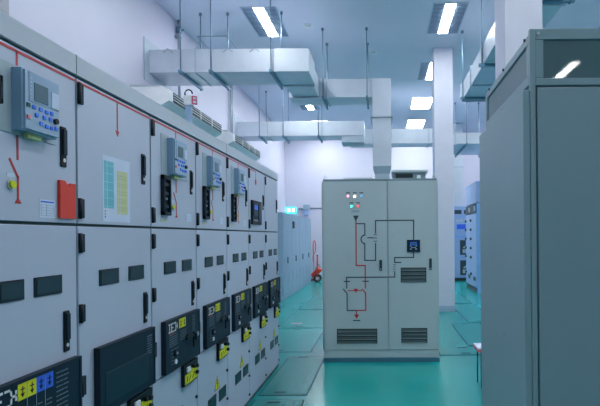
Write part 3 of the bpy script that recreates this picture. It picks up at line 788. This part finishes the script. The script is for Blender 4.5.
# ------------------------------------------------------------ blue switchgear at the far right
def back_blue(x0, x1, label):
    F = facing_camera(16.4); t = thing('blue_switchgear', label, 'switchgear', ((x0+x1)/2,16.8,0), 'blue switchgear facing the aisle at the back')
    b = MB(); b.box(F,x0+.002,x1-.002,.0,2.45,-.9,-.01,'farblue'); b.box(F,x0,x1,0,.1,-.01,-.004,'ventdark'); b.build('body', t)
    MB().box(F,x0+.01,x1-.01,2.12,2.44,-.01,.012,'farpale').box(F,x0+.05,x0+.28,2.2,2.33,.012,.02,'mimic').box(F,x0+.36,x0+.58,2.2,2.33,.012,.02,'mimic').build('relay_panel', t)
    d = MB().box(F,x0+.01,x1-.01,1.48,2.1,-.01,.012,'farpale').build('upper_door', t)
    b = MB(); b.box(F,x0+.12,x1-.15,1.70,1.86,.012,.02,'blue'); b.build('display', d)
    b = MB()
    for i in range(4): b.disc(F,x0+.15+i*.12,1.98,.03,.012,.02,'pyel',12)
    b.build('lamps', d)
    for z in (.86,.2):
        d = MB().box(F,x0+.01,x1-.01,z-.08,z+.56,-.01,.012,'farpale').build('lower_door', t)
        b = MB(); b.box(F,x0+.22,x0+.62,z+.0,z+.48,.012,.02,'mimic'); b.box(F,x0+.3,x0+.5,z+.06,z+.18,.02,.024,'dimwhite'); b.stroke(F,[(x0+.35,z+.24),(x0+.5,z+.34)],.05,.02,.05,'dimwhite'); b.build('breaker_face', d)
back_blue(2.3,3.0,'pale blue switchgear against the back, seen right of the white column')
back_blue(3.0,3.7,'pale blue switchgear at the back, hidden behind the side row')
RX = 2.42
def side_blue(y0,y1,label):
    F = facing_left(RX); t = thing('side_switchgear', label, 'switchgear', (RX+.6,(y0+y1)/2,0), 'blue switchgear row along the right')
    b = MB(); b.box(F,y0+.003,y1-.003,0,2.33,-1.2,-.01,'farblue'); b.box(F,y0+.003,y1-.003,0,.12,-.01,.0,'mimic'); b.build('body', t)
    b = MB(); b.box(F,y0+.004,y1-.004,2.35,2.9,-1.1,-.0,'farpale'); b.build('top_chamber', t)
    MB().box(F,y0+.01,y1-.01,2.08,2.32,-.01,.01,'mimic').box(F,y0+.06,y0+.3,2.14,2.26,.01,.014,'dimwhite').build('display_band', t)
    d = MB().box(F,y0+.01,y1-.01,.14,2.06,-.01,.01,'farpale').build('door', t)
    for z in (1.9,1.65,1.4,1.15,.9,.45): MB().disc(F,y1-.1,z,.035,.01,.05,'mimic',12).build('knob', d)
    MB().box(F,y0+.1,y0+.4,.3,.4,.01,.02,'mimic').build('handle', d)
side_blue(12.95,13.75,'near pale blue switchgear of the far right row, beside the tall cabinet edge')
side_blue(13.75,14.55,'far pale blue switchgear of the far right row')

# ------------------------------------------------------------ floor hatches
def hatch(x0,x1,y0,y1,label,group,ribs=True):
    t = thing('floor_hatch', label, 'floor hatch', ((x0+x1)/2,(y0+y1)/2,0), group)
    b = MB(); b.box(W,x0,x1,y0,y1,0,.002,'groove'); b.box(W,x0+.014,x1-.014,y0+.014,y1-.014,.002,.005,'hatch'); b.build('frame', t)
    if ribs:
        b = MB(); n = 14
        for i in range(n):
            x = x0+.035+i*(x1-x0-.07)/(n-1); b.box(W,x-.004,x+.004,y0+.04,y1-.04,.005,.0095,'hatch')
        b.build('ribs', t)
    xm=(x0+x1)/2 - .04
    for y in (y0+.07, y1-.10): MB().box(W,xm-.06,xm+.06,y,y+.022,.0095,.011,'rubber').build('lifting_slot', t)
GL='ribbed floor hatches beside the left row'; GR='floor hatches in the right aisle'
hatch(-1.19,-.73,3.10,4.60,'ribbed teal floor hatch at the bottom edge beside the left row',GL)
hatch(-1.19,-.73,4.72,6.28,'ribbed teal floor hatch left of the centre cabinet base',GL)
hatch(-1.75,-.95,6.5,8.1,'teal floor hatch just beyond the end of the left row',GL,False)
hatch(-1.75,-.95,8.2,10.2,'second teal floor hatch beyond the end of left row',GL,False)
hatch(-1.75,-.95,10.3,12.6,'teal floor hatch in front of the nearest far left cabinet',GL,False)
hatch(.70,1.45,6.25,6.72,'short teal floor hatch right of the centre cabinet base',GR,False)
hatch(1.14,1.64,6.80,8.5,'teal floor hatch in the right aisle in front of the column',GR,False)
hatch(1.45,1.95,8.6,10.9,'teal floor hatch in the right aisle beside the column base',GR,False)
hatch(1.45,1.95,11.0,13.2,'teal floor hatch in the right aisle farthest back',GR,False)

x,z = -1.35, 0
Ys = 1.5*FPX/(324-VY-.7)
xs = at_depth(297,324,Ys)[0]
tag(MB().box(W,xs-.09,xs+.09,Ys-.05,Ys+.05,.0115,.0125,'paper').box(W,xs-.08,xs+.08,Ys-.02,Ys+.02,.0125,.0135,'pink').build('floor_sticker',org=(xs,Ys,.0115)),'small pink and white sticker on the floor past the left row','sticker')
# low stand peeking out behind the tall cabinet
yq = 5.0; xk = at_depth(475.5,348,yq)[0]+.045
t = thing('low_stand','low stand with red and white top peeking out from behind tall right cabinet','stand',(xk+.12,yq,0))
zt = at_depth(478,345.5,yq)[1]
MB().box(W,xk-.045,xk+.25,yq-.12,yq+.12,zt-.012,zt,'paper').box(W,xk-.047,xk+.252,yq-.122,yq+.122,zt-.04,zt-.012,'pink').build('top', t, bevel=.003)
for a,bb in ((-.008,-.1),(.2,-.1),(-.008,.1),(.2,.1)):
    MB().tube([(xk+a,yq+bb,zt-.04),(xk+a,yq+bb,0)],.006,'rubber',8).build('leg', t)

for o in bpy.data.objects:
    if '_org' in o: del o['_org']

# ------------------------------------------------------------ world, camera, view
w = bpy.data.worlds.new('world'); SC.world = w; w.use_nodes = True
w.node_tree.nodes['Background'].inputs[0].default_value = (.6,.75,1,1)
w.node_tree.nodes['Background'].inputs[1].default_value = .2
cam = bpy.data.cameras.new('camera'); co = bpy.data.objects.new('camera', cam); COL.objects.link(co)
co.location = (0,0,CAMH)
co.rotation_euler = (Matrix.Rotation(PI/2,3,'X') @ Matrix.Rotation(-ROLL,3,'Z')).to_euler()
cam.sensor_width = 36; cam.lens = 36*FPX/600
cam.shift_x = (300-VX)/600; cam.shift_y = -(203-VY)/600
SC.camera = co
SC.view_settings.view_transform = 'Standard'; SC.view_settings.look = 'None'
SC.view_settings.gamma = 1; SC.view_settings.use_curve_mapping = False
SC.view_settings.exposure = 1.6
